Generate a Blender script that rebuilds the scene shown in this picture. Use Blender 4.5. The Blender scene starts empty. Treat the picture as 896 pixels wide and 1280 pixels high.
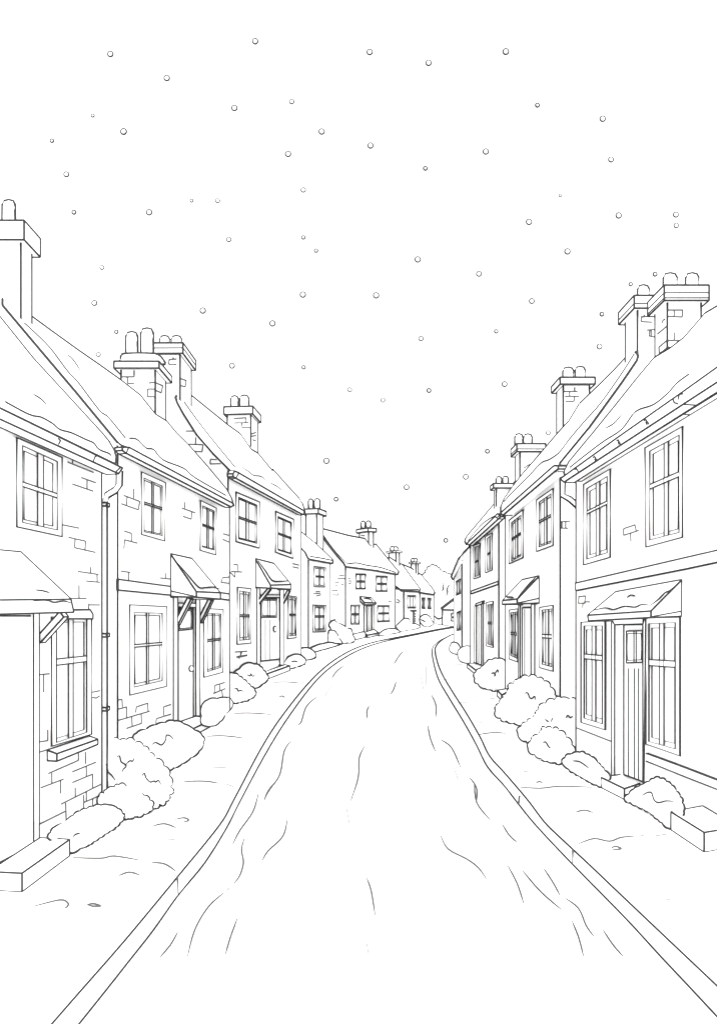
import bpy, math, random
from mathutils import Vector as V
from mathutils.geometry import tessellate_polygon
random.seed(7)
S = bpy.context.scene
COL = S.collection
F_, HX, HY, CH = 900.0, 448.0, 750.0, 2.8      # focal length, principal column, horizon row (896-wide frame), eye height
CAM = V((0, 0, CH))
UP = V((0, 0, 1))

# ------------------------------------------------------------------ materials
def mat(name, col, rough=.85, var=.04, scale=6.0, spec=.2):
    m = bpy.data.materials.new(name); m.use_nodes = True
    nt = m.node_tree; b = nt.nodes['Principled BSDF']
    b.inputs['Roughness'].default_value = rough
    b.inputs['Specular IOR Level'].default_value = spec
    tc = nt.nodes.new('ShaderNodeTexCoord'); nz = nt.nodes.new('ShaderNodeTexNoise')
    nz.inputs['Scale'].default_value = scale; nz.inputs['Detail'].default_value = 4
    mx = nt.nodes.new('ShaderNodeMix'); mx.data_type = 'RGBA'
    mx.inputs[6].default_value = (*[c * (1 - var) for c in col], 1)
    mx.inputs[7].default_value = (*[min(1, c * (1 + var)) for c in col], 1)
    nt.links.new(tc.outputs['Object'], nz.inputs['Vector'])
    nt.links.new(nz.outputs['Fac'], mx.inputs[0])
    nt.links.new(mx.outputs[2], b.inputs['Base Color'])
    return m
M = {
    'snow': mat('fresh_snow', (.82, .82, .82)),
    'render': mat('white_render', (.90, .90, .90)),
    'paint': mat('white_paint', (.90, .90, .90), .6),
    'glass': mat('frosted_glass', (.90, .90, .90), .4),
    'stone': mat('pale_stone', (.90, .90, .90)),
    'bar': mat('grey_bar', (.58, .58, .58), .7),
    'ink': mat('ink_line', (.038, .038, .039), 1.0, .1, 6, 0),
    'pencil': mat('pencil_line', (.085, .085, .085), 1.0, .1, 6, 0),
}
LW = 1.48                     # overall line weight
W, T_ = 1.75, 1.25          # outline / faint stroke widths

# ------------------------------------------------------------------ projection helpers
def ray(x, y): return V(((x - HX) / F_, 1, (HY - y) / F_))
def hit(x, y, p, n):
    r = ray(x, y); return CAM + r * ((p - CAM).dot(n) / r.dot(n))
def G(x, y, z=0.0): return hit(x, y, V((0, 0, z)), UP)
def K(ox, oy, s):
    def f(st):
        out = []
        for t in st.split():
            a, b = t.split(','); out.append((ox + float(a) / s, oy + float(b) / s))
        return out
    return f
px = K(0, 0, 1)
c1, c2, c3 = K(30, 380, 4.266), K(30, 660, 4.266), K(30, 900, 4.266)
c4, c5, c6, c7 = K(140, 400, 4.266), K(140, 660, 4.266), K(270, 480, 4.266), K(270, 640, 4.48)
d1, d2, d3, d4 = K(370, 610, 6.4), K(460, 660, 5.6), K(550, 580, 4.571), K(640, 330, 4.073)
d5, d6, d7, d8 = K(600, 540, 3.7625), K(690, 500, 4.924), K(690, 720, 3.765), K(540, 780, 3.733)
e1, e2, e3 = K(30, 980, 2.1333), K(440, 980, 2.0837), K(230, 770, 2.4216)

def smooth(p, n=4, closed=False):
    if len(p) < 3: return list(p)
    out = []; N = len(p); P = [V((*q, 0)) if len(q) == 2 else V(q) for q in p]; two = len(p[0]) == 2
    rng = N if closed else N - 1
    for i in range(rng):
        a = P[(i - 1) % N] if closed or i > 0 else P[0]
        b, c = P[i], P[(i + 1) % N]
        d = P[(i + 2) % N] if closed or i + 2 < N else P[-1]
        for k in range(n):
            t = k / n
            q = .5 * ((2 * b) + (c - a) * t + (2 * a - 5 * b + 4 * c - d) * t * t + (3 * b - a - 3 * c + d) * t ** 3)
            out.append((q.x, q.y) if two else q)
    if not closed: out.append(tuple(p[-1]) if two else P[-1])
    return out

# ------------------------------------------------------------------ mesh builder
class MB:
    def __init__(s): s.v, s.f, s.m = [], [], []
    def face(s, pts, m=0):
        i = len(s.v); s.v += [V(p) for p in pts]; s.f.append(list(range(i, i + len(pts)))); s.m.append(m)
    def ink(s, pts, w=W, closed=False, m=1, taper=False):
        P = [V(p) for p in pts]
        Q = [P[0]]
        for p in P[1:]:
            if (p - Q[-1]).length > 1e-5: Q.append(p)
        P = Q
        if closed and (P[0] - P[-1]).length < 1e-5: P.pop()
        n = len(P)
        if n < 2: return
        base = len(s.v); k = 6
        for i in range(n):
            a = P[(i - 1) % n] if closed or i > 0 else P[0]
            b = P[(i + 1) % n] if closed or i < n - 1 else P[-1]
            t = b - a
            t = t.normalized() if t.length > 1e-7 else V((0, 0, 1))
            ref = UP if abs(t.z) < .9 else V((1, 0, 0))
            x = t.cross(ref).normalized(); y = x.cross(t)
            r = max(P[i].y, 2.0) * w * LW * (.93 if P[i].y > 24 else 1) / F_ / 2
            if taper:
                u = i / (n - 1); r *= .45 + .55 * min(1, 4 * min(u, 1 - u))
            for j in range(k):
                an = 2 * math.pi * j / k
                s.v.append(P[i] + (x * math.cos(an) + y * math.sin(an)) * r)
        for i in range(n if closed else n - 1):
            i2 = (i + 1) % n
            for j in range(k):
                j2 = (j + 1) % k
                s.f.append([base + i * k + j, base + i * k + j2, base + i2 * k + j2, base + i2 * k + j]); s.m.append(m)
        if not closed:
            s.f.append([base + j for j in range(k)]); s.m.append(m)
            s.f.append([base + (n - 1) * k + j for j in range(k)]); s.m.append(m)
    def prism(s, pts, vec, w=W, m=0, back=True):
        n = len(pts); A = [V(p) for p in pts]; vv = vec if isinstance(vec, list) else [vec] * n
        B = [A[i] + vv[i] for i in range(n)]
        s.face(A, m); s.face(B[::-1], m)
        for i in range(n):
            j = (i + 1) % n; s.face([A[i], B[i], B[j], A[j]], m)
        if w:
            for i in range(n):
                j = (i + 1) % n
                s.ink([A[i], A[j]], w); s.ink([A[i], B[i]], w)
                if back: s.ink([B[i], B[j]], w)
    def bar(s, p, q, wd, w=W):
        p, q = V(p), V(q); t = (q - p).normalized()
        x = t.cross(UP if abs(t.z) < .99 else V((0, 1, 0))).normalized() * wd / 2; y = x.cross(t).normalized() * wd / 2
        s.prism([p - x - y, p + x - y, p + x + y, p - x + y], q - p, w)
    def pillow(s, rim, vec, c=None, rings=5, w=2.5, ink=True, back=1.0, lump=0.0):
        n = len(rim); rim = [V(p) for p in rim]
        if c is None: c = sum(rim, V((0, 0, 0))) / n
        K_ = min(8, n // 8)
        soft = [sum((rim[(i + d) % n] for d in range(-K_, K_ + 1)), V((0, 0, 0))) / (2 * K_ + 1) for i in range(n)]
        for sg in (1, -back):
            base = len(s.v)
            for k in range(rings + 1):
                th = k / rings * math.pi / 2
                for p in (rim if k == 0 else soft):
                    l = 1 + (random.uniform(-lump, lump) if 0 < k < rings else 0)
                    s.v.append(c + (p - c) * math.cos(th) + vec * (sg * math.sin(th) * l))
            for k in range(rings):
                for j in range(n):
                    j2 = (j + 1) % n; a = base + k * n
                    s.f.append([a + j, a + j2, a + n + j2, a + n + j]); s.m.append(0)
        if ink: s.ink(rim, w, True)
    def build(s, name, material, parent=None, org=V((0, 0, 0)), label=None):
        me = bpy.data.meshes.new(name)
        me.from_pydata([tuple(p - org) for p in s.v], [], s.f)
        for k in (material, 'ink', 'pencil', 'bar'): me.materials.append(M[k])
        me.polygons.foreach_set('material_index', s.m); me.update()
        o = bpy.data.objects.new(name, me); COL.objects.link(o)
        if parent: o.parent = parent
        else: o.location = org
        if label: o['label'] = label
        return o

def tag(o, label, cat, group=None):
    o['label'] = label; o['category'] = cat
    if group: o['group'] = group
    return o
def empty(name, loc):
    o = bpy.data.objects.new(name, None); o.empty_display_size = .3; COL.objects.link(o); o.location = loc; return o
def strokes(mb, fn, items, w=T_, m=2, sm=False, taper=True):
    """surface marks: each item a list of frame points laid on a surface by fn"""
    for it in items:
        p = smooth(it) if sm and len(it) > 2 else it
        if sm: mb.ink([fn(*q) for q in p], w, m=m, taper=taper)
        else:
            for a, b in zip(p, p[1:]): mb.ink([fn(*a), fn(*b)], w, m=m)

# ------------------------------------------------------------------ house
class House:
    def __init__(s, name, label, group, base, eave, ridge, D, cat='house', ov=.2, near=0):
        s.A, s.B = G(*base[0]), G(*base[1])
        s.u = (s.B - s.A).normalized()
        n = V((s.u.y, -s.u.x, 0))
        if n.dot(CAM - s.A) < 0: n = -n
        s.n, s.D, s.ov, s.near = n, D, ov, near
        s.org = V(((s.A.x + s.B.x) / 2, (s.A.y + s.B.y) / 2, 0))
        s.root = tag(empty(name, s.org), label, cat, group)
        e0, e1_, r = s.P(*eave[0], ov), s.P(*eave[1], ov), s.P(*ridge, -D)
        s.re, s.rn = e0, (e1_ - e0).cross(r - e0).normalized()
        if s.rn.z < 0: s.rn = -s.rn
    def P(s, x, y, d=0.0): return hit(x, y, s.A + s.n * d, s.n)
    def E(s, x, y, end=None, o=0.0):          # a point on the end wall nearer the eye
        q = s.A if s.near == 0 else s.B
        sg = -1 if s.near == 0 else 1
        return hit(x, y, q + s.u * sg * o, s.u)
    def R(s, x, y, o=0.0): return hit(x, y, s.re + s.rn * o, s.rn)
    def rz(s, p): return s.re.z - ((p - s.re).x * s.rn.x + (p - s.re).y * s.rn.y) / s.rn.z
    def part(s, name, mb, m, parent=None, label=None): return mb.build(name, m, parent or s.root, s.org, label)
    def wall(s, marks=(), end_marks=(), m='render', corners=(1, 1), base=False):
        mb = MB(); dz = V((0, 0, -.06))
        def col(q):
            f = q.copy(); f.z = s.rz(f) - .06
            r = q - s.n * s.D; r.z = s.rz(r) - .06
            b = q - s.n * 2 * s.D; b.z = f.z
            bb = q - s.n * 2 * s.D; bb.z = -.05; q0 = q.copy(); q0.z = -.05
            return q0, f, r, b, bb
        a, b = col(s.A), col(s.B)
        mb.face(a); mb.face(b[::-1])
        for i in range(5):
            j = (i + 1) % 5; mb.face([a[i], a[j], b[j], b[i]])
        for c, k in zip(corners, (a, b)):
            if c: mb.ink([k[0], k[1]])
        if base: mb.ink([s.A, s.B])
        strokes(mb, lambda x, y: s.P(x, y, .003), marks)
        strokes(mb, lambda x, y: s.E(x, y, o=.004), end_marks)
        s.wall_o = s.part('wall', mb, m)
    def roof(s, outline, marks=(), lines=(), back=True, w=2.2):
        mb = MB()
        P = [s.R(*q) for q in outline]
        tri = tessellate_polygon([[q.to_tuple() for q in P]])
        dn = V((0, 0, -.05))
        for t in tri:
            mb.face([P[i] for i in t]); mb.face([P[i] + dn for i in t][::-1])
        for i in range(len(P)):
            j = (i + 1) % len(P); mb.face([P[i], P[i] + dn, P[j] + dn, P[j]])
        mb.ink(P, w, True)
        if back:
            q = []
            for e in (s.A, s.B):
                r = e - s.n * s.D; r.z = s.rz(r) - .01; b = e - s.n * (2 * s.D + .2); f = e + s.n * .2; b.z = s.rz(f); q.append((r, b))
            mb.prism([q[0][0], q[0][1], q[1][1], q[1][0]], dn, 0)
        strokes(mb, lambda x, y: s.R(x, y, .006), marks, 1.4, 1, True)
        strokes(mb, lambda x, y: s.R(x, y, .006), lines, 1.6, 1, True, False)
        s.roof_o = s.part('roof', mb, 'snow')
    def box(s, name, quad, d, m='paint', parent=None, w=W, d0=0.0, ticks=(), back=True):
        mb = MB(); mb.prism([s.P(*q, d) for q in quad], -s.n * (d - d0), w, back=back)
        strokes(mb, lambda x, y: s.P(x, y, d + .003), ticks, 1.3, 1)
        return s.part(name, mb, m, parent)
    def window(s, o, i, v=.5, h=.5, bw=.1, bh=.04, d=.035, sash=.06, grey=True, w=2.1, wi=1.55, bottom=0, parent=None):
        if s.org.y > 13 and w > 2: w, wi = 1.6, 1.2
        O = [s.P(*q, d) for q in o]; I = [s.P(*q, d) for q in i]
        back = [p - s.n * (d - .008) for p in I]
        def bl(a, b, q=back): return q[0].lerp(q[1], a).lerp(q[3].lerp(q[2], a), b)
        mb = MB(); mb.face(back)
        if sash:                                         # the sash inside the frame
            hs = sash * .55
            mb.ink([bl(sash, hs) + s.n * .006, bl(1 - sash, hs) + s.n * .006, bl(1 - sash, 1 - hs) + s.n * .006, bl(sash, 1 - hs) + s.n * .006], 1.35, True)
        win = s.part('window', mb, 'glass', parent)
        fr = MB()
        for k in range(4):
            j = (k + 1) % 4
            fr.face([O[k], O[j], I[j], I[k]]); fr.face([O[k], O[k] - s.n * d, O[j] - s.n * d, O[j]]); fr.face([I[k], I[j], back[j], back[k]])
        fr.ink(O, w, True); fr.ink(I, wi, True)
        s.part('window_frame', fr, 'paint', win)
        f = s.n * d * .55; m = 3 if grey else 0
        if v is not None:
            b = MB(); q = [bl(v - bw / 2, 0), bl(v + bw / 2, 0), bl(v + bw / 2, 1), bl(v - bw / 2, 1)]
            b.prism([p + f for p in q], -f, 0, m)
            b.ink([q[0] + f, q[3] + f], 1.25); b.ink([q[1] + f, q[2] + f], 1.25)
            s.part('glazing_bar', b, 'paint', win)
        if h is not None:
            b = MB(); q = [bl(0, h - bh / 2), bl(1, h - bh / 2), bl(1, h + bh / 2), bl(0, h + bh / 2)]
            f2 = f * 1.25
            b.prism([p + f2 for p in q], -f2, 0, 0)
            b.ink([q[0] + f2, q[1] + f2], 1.3); b.ink([q[3] + f2, q[2] + f2], 1.3)
            s.part('glazing_bar', b, 'paint', win)
        return win
    def canopy(s, near, far, strok=(), brackets=(), bwid=.07, edge=None):
        """near: wall-top, wall-bottom, front-top, front-bottom; far: wall-top, front-top, front-bottom (frame points)"""
        wb = s.P(*near[1]); q = hit(*near[3], wb, s.u); d = max(.15, s.n.dot(q - wb)); s.cd = d
        wt0, ft0, fb0 = s.P(*near[0]), s.P(*near[2], d), s.P(*near[3], d)
        wt1, ft1, fb1 = s.P(*far[0]), s.P(*far[1], d), s.P(*far[2], d)
        wb1 = fb1 - s.n * d
        mb = MB()
        for f in ([wt0, wt1, ft1, ft0], [ft0, ft1, fb1, fb0], [wb, wt0, ft0, fb0], [wb1, wt1, ft1, fb1], [wb, fb0, fb1, wb1]): mb.face(f)
        for e in ([wt0, wt1], [wt1, ft1], [wt0, ft0], [ft0, ft1], [ft0, fb0], [ft1, fb1], [fb0, fb1], [wb, wt0], [wb, fb0], [wb1, fb1]): mb.ink(e)
        if edge: mb.ink([wb.lerp(wt0, edge), fb0.lerp(ft0, edge)], 1.3)
        cc = (wt0 + wt1 + ft0 + ft1) / 4; nn = (ft1 - wt0).cross(ft0 - wt1).normalized()
        if nn.z < 0: nn = -nn
        strokes(mb, lambda x, y: hit(x, y, cc + nn * .03, nn), strok, 1.7, 1, True)
        c = s.part('canopy', mb, 'snow')
        for (a, b, t) in brackets:
            pa = s.P(*a, .03); pb = hit(*b, pa, s.u)
            bb = MB(); bb.bar(pa, pb, bwid); s.part('bracket', bb, 'paint', c)
        return c
    def step(s, quad, h):
        mb = MB(); mb.prism([G(*q, h) for q in quad], V((0, 0, -h)))
        return s.part('doorstep', mb, 'stone')
    def chimney(s, Z, x1, x0, x2, dz, ytop, cap, pots, front=(), side=(), zbot=3.5, over=.09, capline=None, snow=None, cw=W):
        dz = max(.3, min(1.4, Z * (x1 - HX) / (x2 - HX) - Z)); r1, r0, r2 = ray(x1, 0), ray(x0, 0), ray(x2, 0)
        P1 = V((r1.x * Z, Z, 0)); P2 = V((r2.x * (Z + dz), Z + dz, 0)); v = P2 - P1
        Z0 = P1.dot(v) / (r0.x * v.x + v.y); P0 = V((r0.x * Z0, Z0, 0)); f = P0 - P1
        zt = lambda y: CH + (HY - y) / F_ * Z
        nf, nv = f.normalized(), v.normalized()
        def plan(o): return [P1 - nf * o - nv * o, P0 + nf * o - nv * o, P0 + v + nf * o + nv * o, P2 - nf * o + nv * o]
        mb = MB(); a = plan(0)
        mb.prism([p + V((0, 0, zbot)) for p in a], V((0, 0, zt(ytop) + .02 - zbot)))
        strokes(mb, lambda x, y: hit(x, y, P1 - nv * .006, nv), front)
        strokes(mb, lambda x, y: hit(x, y, P1 - nf * .006, nf), side)
        ch = s.part('chimney', mb, 'stone')
        cb = MB(); q = plan(over); y0, y1 = cap
        cb.prism([p + V((0, 0, zt(y1))) for p in q], V((0, 0, zt(y0) - zt(y1))), cw)
        for yl in (capline or ()):
            cb.ink([(p + V((0, 0, zt(yl)))) for p in (q[1], q[0], q[3])], 1.3)
        s.part('chimney_cap', cb, 'stone', ch)
        cen = (P0 + P2) / 2; Zp = Z + (dz * .35)
        if snow:
            Zs = Z + .02
            sb = MB(); pts = [hit(*t, V((0, Zs, 0)), V((0, 1, 0))) for t in smooth(snow, 3, True)]
            sb.pillow(pts, (CAM - pts[0]).normalized() * .1, w=2.2); s.part('snow_cap', sb, 'snow', ch)
        for (xa, xb, ya, yb) in pots:
            w_ = xb - xa; rr = min(w_ * .3, (yb - ya) * .4)
            o = [(xa, yb), (xa + w_ * .02, ya + rr), (xa + rr * .5, ya + rr * .2), (xa + w_ * .5, ya - .3), (xb - rr * .5, ya + rr * .2), (xb - w_ * .02, ya + rr), (xb, yb), ((xa + xb) / 2, yb + w_ * .08)]
            pb = MB(); pts = [hit(*t, V((0, Zp, 0)), V((0, 1, 0))) for t in o]
            wm = (pts[6] - pts[0]).length
            pb.pillow(pts, (CAM - pts[0]).normalized() * wm * .5, rings=4, w=2.2); s.part('chimney_pot', pb, 'stone', ch)
        return ch
    def door(s, quad, m='paint', lines=(), post=None, d=.02, w=W, handle=None, light=None, lbar=None):
        mb = MB(); mb.prism([s.P(*q, d) for q in quad], -s.n * (d - .003), w)
        strokes(mb, lambda x, y: s.P(x, y, d + .003), lines, 1.3, 1)
        o = s.part('door', mb, m)
        for q in (post or ()):
            s.box('door_frame', q, .06, 'paint', o, w=1.35, back=False)
        if light:
            lb = MB(); lb.prism([s.P(*q, d + .03) for q in light], -s.n * .03, 1.5)
            c = [s.P(*q, d + .032) for q in light]; cen = sum(c, V()) / 4
            lb.ink([p.lerp(cen, .16) for p in c], 1.2, True)
            if lbar is not None:
                for k in (lbar - .07, lbar + .07):
                    lb.ink([c[0].lerp(c[1], k), c[3].lerp(c[2], k)], 1.3)
            s.part('door_window', lb, 'glass', o)
        if handle:
            (x, y, rx, ry) = handle
            hb = MB(); pts = [s.P(x + rx * math.cos(t * .5236), y + ry * math.sin(t * .5236), d + .05) for t in range(12)]
            hb.pillow(pts, s.n * .04, rings=3, w=1.4); s.part('door_handle', hb, 'stone', o)
        return o

GL, GR = 'houses along the left side of the street', 'houses along the right side of the street'
# ================================================================== L1 nearest on the left
h = House('terraced_house', 'nearest brick house on the left, cut by the picture edge, tall window above thick sill', GL,
          px('-80,1118 127,1018'), px('-80,471 147,580'), (-70, 309), 2.5)
h.wall([c1('259,795 259,848'), c1('233,843 370,898'), c1('306,926 382,953'), c1('258,960 368,998'), c1('336,937 336,987'), c1('208,1178 292,1195'),
        c2('238,50 328,70 325,115'), c2('272,62 270,105 380,130'), c2('288,232 396,248'), c2('355,208 355,240'), c2('332,283 405,290'), c2('389,247 390,285'),
        c2('250,375 332,377'), c2('293,305 293,375'), c2('345,410 404,411'), c2('345,403 345,437'), c2('365,877 405,868'), c2('366,905 385,908 403,897'),
        c2('85,783 138,778'), c2('105,785 105,877'), c2('82,1142 126,1135 126,1077'), c2('85,1196 135,1180'),
        c3('290,180 290,217 130,287'), c3('327,172 329,235'), c3('258,278 382,227'), c3('148,285 148,337'), c3('90,363 210,317'), c3('332,248 332,300'), c3('258,335 366,290 366,362'),
        c3('195,320 195,393'), c3('273,362 273,408'), c3('198,450 408,345'), c3('222,445 225,548'), c3('85,556 217,490'), c3('318,402 318,488'), c3('332,385 332,435'), c3('318,442 408,402'), c3('366,425 366,470')],
       m='stone')
h.roof(px('144,580 145,572 142.5,563 136,552 128,542 85,495 41.7,448 -70,309 -326,159 -80,471'),
       [c1('50,480 90,505 120,535')],
       [c1('-100,520 0,575 50,595 90,602 150,635 190,668 250,685 330,722 370,740 400,775 450,795 462,807')])
h.box('gutter', px('-80,471 153,585 148,592 -80,487'), .3, d0=.12, ticks=[c1('183,717 195,728 184,748'), c1('390,808 378,815 370,838'), c1('500,858 513,872 492,892')])
dp = MB()
zc = h.B + h.u * .08 + h.n * .02
pth = [h.P(150, 590, .22), h.P(149, 606, .2), h.P(142, 614, .12)]
def pipe(name, hs, pts, r, brackets=()):
    mb = MB(); n = len(pts); off = []
    for i in range(n):                              # mitred edges of a round pipe
        a, b = pts[max(i - 1, 0)], pts[min(i + 1, n - 1)]; t = (b - a); t.y = 0; t.normalize(); off.append(V((-t.z, 0, t.x)) * r)
    ring = [[p + o_ * math.cos(k * math.pi / 4) + V((0, r * math.sin(k * math.pi / 4), 0)) for k in range(8)] for p, o_ in zip(pts, off)]
    for a, b in zip(ring, ring[1:]):
        for k in range(8): mb.face([a[k], a[(k + 1) % 8], b[(k + 1) % 8], b[k]])
    mb.ink([p + o_ for p, o_ in zip(pts, off)], 2.2); mb.ink([p - o_ for p, o_ in zip(pts, off)], 2.2)
    o = hs.part(name, mb, 'paint')
    for p in brackets:
        b = MB(); e = V((r * 1.35, 0, 0)); hgt = V((0, 0, .022)); dd = V((0, r * 1.4, 0))
        b.prism([p - e - hgt - dd, p + e - hgt - dd, p + e + hgt - dd, p - e + hgt - dd], dd * 2); hs.part('pipe_bracket', b, 'paint', o)
ZP = h.B.y + .10
def at(x, y, Z): return CAM + ray(x, y) * Z
pipe('downpipe', h, [at(149.5, 588, ZP - .15), at(149, 606, ZP - .12), at(144, 613, ZP - .08), at(134, 619, ZP), at(130.3, 630, ZP), at(130.3, 1012, ZP)], .036,
     [at(130.5, 631, ZP), at(130.5, 794, ZP), at(130.5, 886, ZP)])
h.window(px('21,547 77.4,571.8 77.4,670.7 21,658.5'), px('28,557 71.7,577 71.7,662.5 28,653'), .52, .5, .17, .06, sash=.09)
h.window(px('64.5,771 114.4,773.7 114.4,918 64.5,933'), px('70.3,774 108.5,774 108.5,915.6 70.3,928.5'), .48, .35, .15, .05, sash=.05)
h.box('lintel', c2('225,438 352,436 367,460 367,485 225,485'), .07, 'snow')
mb = MB(); f = [h.P(*q, .13) for q in c2('175,1205 393,1128 393,1155 175,1245')]; mb.prism(f, [V(-h.n * .13) + V((0, 0, .035)), V(-h.n * .13) + V((0, 0, .035)), -h.n * .13, -h.n * .13])
h.part('window_sill', mb, 'stone')
h.canopy(px('-83,680 -83,768 -4,750 -4,768'), px('26,690 88.5,749 92,765.5'), [c2('50,390 120,385 160,397 210,390 250,400'), c2('58,330 100,335 138,346')],
         [((51, 800), (80, 768), 0)], .08)
h.door(px('-28,770 42,770 42,1056 -28,1093'), post=[px('42,766 49,766 49,1054 42,1058')])
h.step(px('50,1048 86.7,1050 27.5,1092 -14,1090'), .18)

# ================================================================== L2
h = House('terraced_house', 'second house on the left, with string course and canopied door, just behind the downpipe', GL,
          px('147,939 286.5,889'), px('147,556 290,630'), (175, 494), 2.5)
h.wall([c4('115,900 115,950'), c4('62,935 147,967 140,1012 50,980'), c4('80,943 77,988'), c4('385,970 388,1003'), c4('372,1003 442,1028'), c4('425,1022 422,1062 378,1047'),
        c4('65,1125 103,1138 103,1178'), c4('63,1220 67,1172 135,1190'), c4('592,1140 620,1148'), c4('590,1170 620,1183'),
        c5('48,230 97,237'), c5('88,237 88,277'), c5('257,267 310,272'), c5('285,240 285,268'), c5('625,262 590,265 580,290 622,295'),
        c5('33,918 53,915 55,955'), c5('30,968 77,955 77,1015'), c5('30,1028 200,978'), c5('125,985 130,955 190,935 192,980'), c5('105,1008 107,1055'), c5('155,992 157,1043 77,1070'),
        c5('275,1000 275,955 325,938'), c5('233,1045 236,1018 325,990'), c5('545,880 548,840 600,825'), c5('540,883 603,858'), c5('572,835 575,870'), c5('585,865 590,905')])
h.roof(px('147,553 95,490 41.7,427 3,381 3,369 41.7,397 67.5,416 98,438 124,456 152,476 175,494 194,518 208,526.5 220,541 236,557 259.6,584 283,612 289,623 292,632 161,560 152,557'),
       [c1('230,268 260,295 302,355'), c1('375,372 408,405'), c1('440,455 470,490')],
       [c1('0,100 50,145 140,235 230,355 290,420 400,565 450,605 540,715'), c4('92,630 130,635 180,682 220,690 270,745 380,790 440,840 605,935')])
h.box('gutter', c4('90,678 640,975 648,985 635,997 75,710 55,695 55,678'), .27, d0=.12, ticks=[c4('90,678 75,710')])
h.box('string_course', c5('33,274 312,312 312,358 33,331'), .03, w=1.5)
h.box('string_course', c5('578,345 624,352 624,385 578,378'), .03, w=1.5)
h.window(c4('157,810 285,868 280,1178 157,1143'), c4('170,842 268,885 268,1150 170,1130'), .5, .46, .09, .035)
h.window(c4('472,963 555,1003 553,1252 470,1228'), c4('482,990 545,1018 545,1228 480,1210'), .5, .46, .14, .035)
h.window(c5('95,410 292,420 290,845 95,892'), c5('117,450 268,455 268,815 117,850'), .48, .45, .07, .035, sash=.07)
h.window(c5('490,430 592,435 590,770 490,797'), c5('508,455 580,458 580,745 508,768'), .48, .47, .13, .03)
h.canopy(c5('312,138 312,365 450,340 450,370'), c5('425,163 576,345 576,380'), [c5('330,165 400,245 462,315 500,317 540,315 570,325')],
         [(c5('348,510')[0], c5('418,375')[0], 0), (c5('470,500')[0], c5('528,382')[0], 0)], .09, edge=.13)
h.door(c5('352,430 432,430 432,1010 352,1038'), post=[c5('327,370 350,370 350,1038 327,1034'), c5('447,380 468,380 468,1004 447,1004'), c5('352,400 447,402 447,425 352,422')],
       lines=[c5('432,440 434,1005')], handle=(238.8, 836, 2.4, 3.4), light=c5('355,435 425,433 425,540 355,547'))
h.step(c5('345,1037 440,1003 526,1025 432,1072'), .15)
# chimney stacks of L2
h.chimney(19.1, 194, 151.3, 206.8, .9, 462, (453.5, 462), [(157.6, 172, 415, 443), (176.3, 191.6, 410.5, 443)],
          [c4('52,302 118,302 118,270'), c4('82,305 84,337 118,336'), c4('195,335 232,330'), c4('230,367 190,367 188,408 232,408')],
          [c4('235,335 270,350 262,388 235,375')], over=.14, snow=c4('28,235 45,215 50,188 75,178 215,178 250,188 272,210 285,235 240,232 120,232'))
h.chimney(14.2, 26, -4, 39.5, .8, 303, (279, 303), [(3, 19, 250, 278)], over=.12)

# ================================================================== L3
h = House('terraced_house', 'third house on the left, tall plain front, canopy over a half-glazed plank door', GL,
          px('285,867 376,828'), px('291,594 380,641'), (312, 557), 2.0)
h.wall([c5('648,195 668,195 672,233'), c5('635,232 692,235'), c5('655,232 655,262'), c5('655,662 718,658'), c5('665,692 720,680'), c5('685,660 682,690'), c6('75,1005 100,1030'),
        c6('408,957 440,965'), c6('408,975 440,982'), c7('428,290 465,298'), c7('430,308 462,315'), c7('105,785 172,780'), c7('115,810 172,802'), c7('145,785 128,822')],
       [c4('393,592 435,592'), c4('447,625 445,663'), c4('410,662 485,665 480,703 440,700'), c4('523,765 525,742 560,745'), c4('522,768 580,766')])
h.roof(c4('640,815 540,715 450,610 380,500 347,440 339,412 345,396 358,394 425,405 520,482 610,555 680,605 740,690 775,710 853,805') + c6('300,455 380,545 440,610 460,640 474,685 120,482 95,478'),
       [c6('135,440 170,465 200,487 240,493 280,528'), c6('285,525 330,550 357,580')], [c4('358,400 450,530 560,670 655,785')])
h.box('gutter', c6('118,472 472,678 462,697 105,502 92,495 90,478 100,464'), .27, d0=.1, ticks=[c6('120,478 105,502')])
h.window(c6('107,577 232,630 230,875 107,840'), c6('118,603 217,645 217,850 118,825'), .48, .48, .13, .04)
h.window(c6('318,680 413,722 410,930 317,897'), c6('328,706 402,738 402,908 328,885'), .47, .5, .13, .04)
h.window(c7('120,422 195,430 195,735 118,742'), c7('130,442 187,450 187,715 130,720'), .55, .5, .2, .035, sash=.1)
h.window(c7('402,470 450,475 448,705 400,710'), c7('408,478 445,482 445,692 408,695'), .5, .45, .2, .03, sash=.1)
h.canopy(c7('220,262 222,423 305,410 305,427'), c7('322,288 418,406 418,434'), [c7('235,272 280,335 315,383 360,388 405,385')],
         [(c7('238,508')[0], c7('300,430')[0], 0), (c7('374,508')[0], c7('408,440')[0], 0)], .1)
h.door(c7('250,480 352,480 356,825 250,836'), post=[c7('228,425 246,425 246,890 228,868'), c7('358,432 378,432 380,860 358,858'), c7('250,465 356,465 356,479 250,479')],
       lines=[c7('275,605 275,825'), c7('302,605 302,825')], handle=(343.8, 786.5, 1.8, 3.6), light=c7('253,486 340,488 338,590 252,590'), lbar=.45)
h.step(c7('246,905 385,858 412,862 272,912'), .2)
h.chimney(22.3, 225, 186, 238.7, .9, 443, (430, 443), [(199.7, 211.7, 420, 430), (214.3, 227, 420, 430)],
          [c4('345,208 305,210 302,235 345,235'), c4('325,200 327,212'), c4('300,455 340,450'), c4('305,465 303,490 355,495'), c4('357,480 357,505')], [c4('367,312 395,322 390,355 368,350')],
          over=.12, capline=[436.3])
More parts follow.
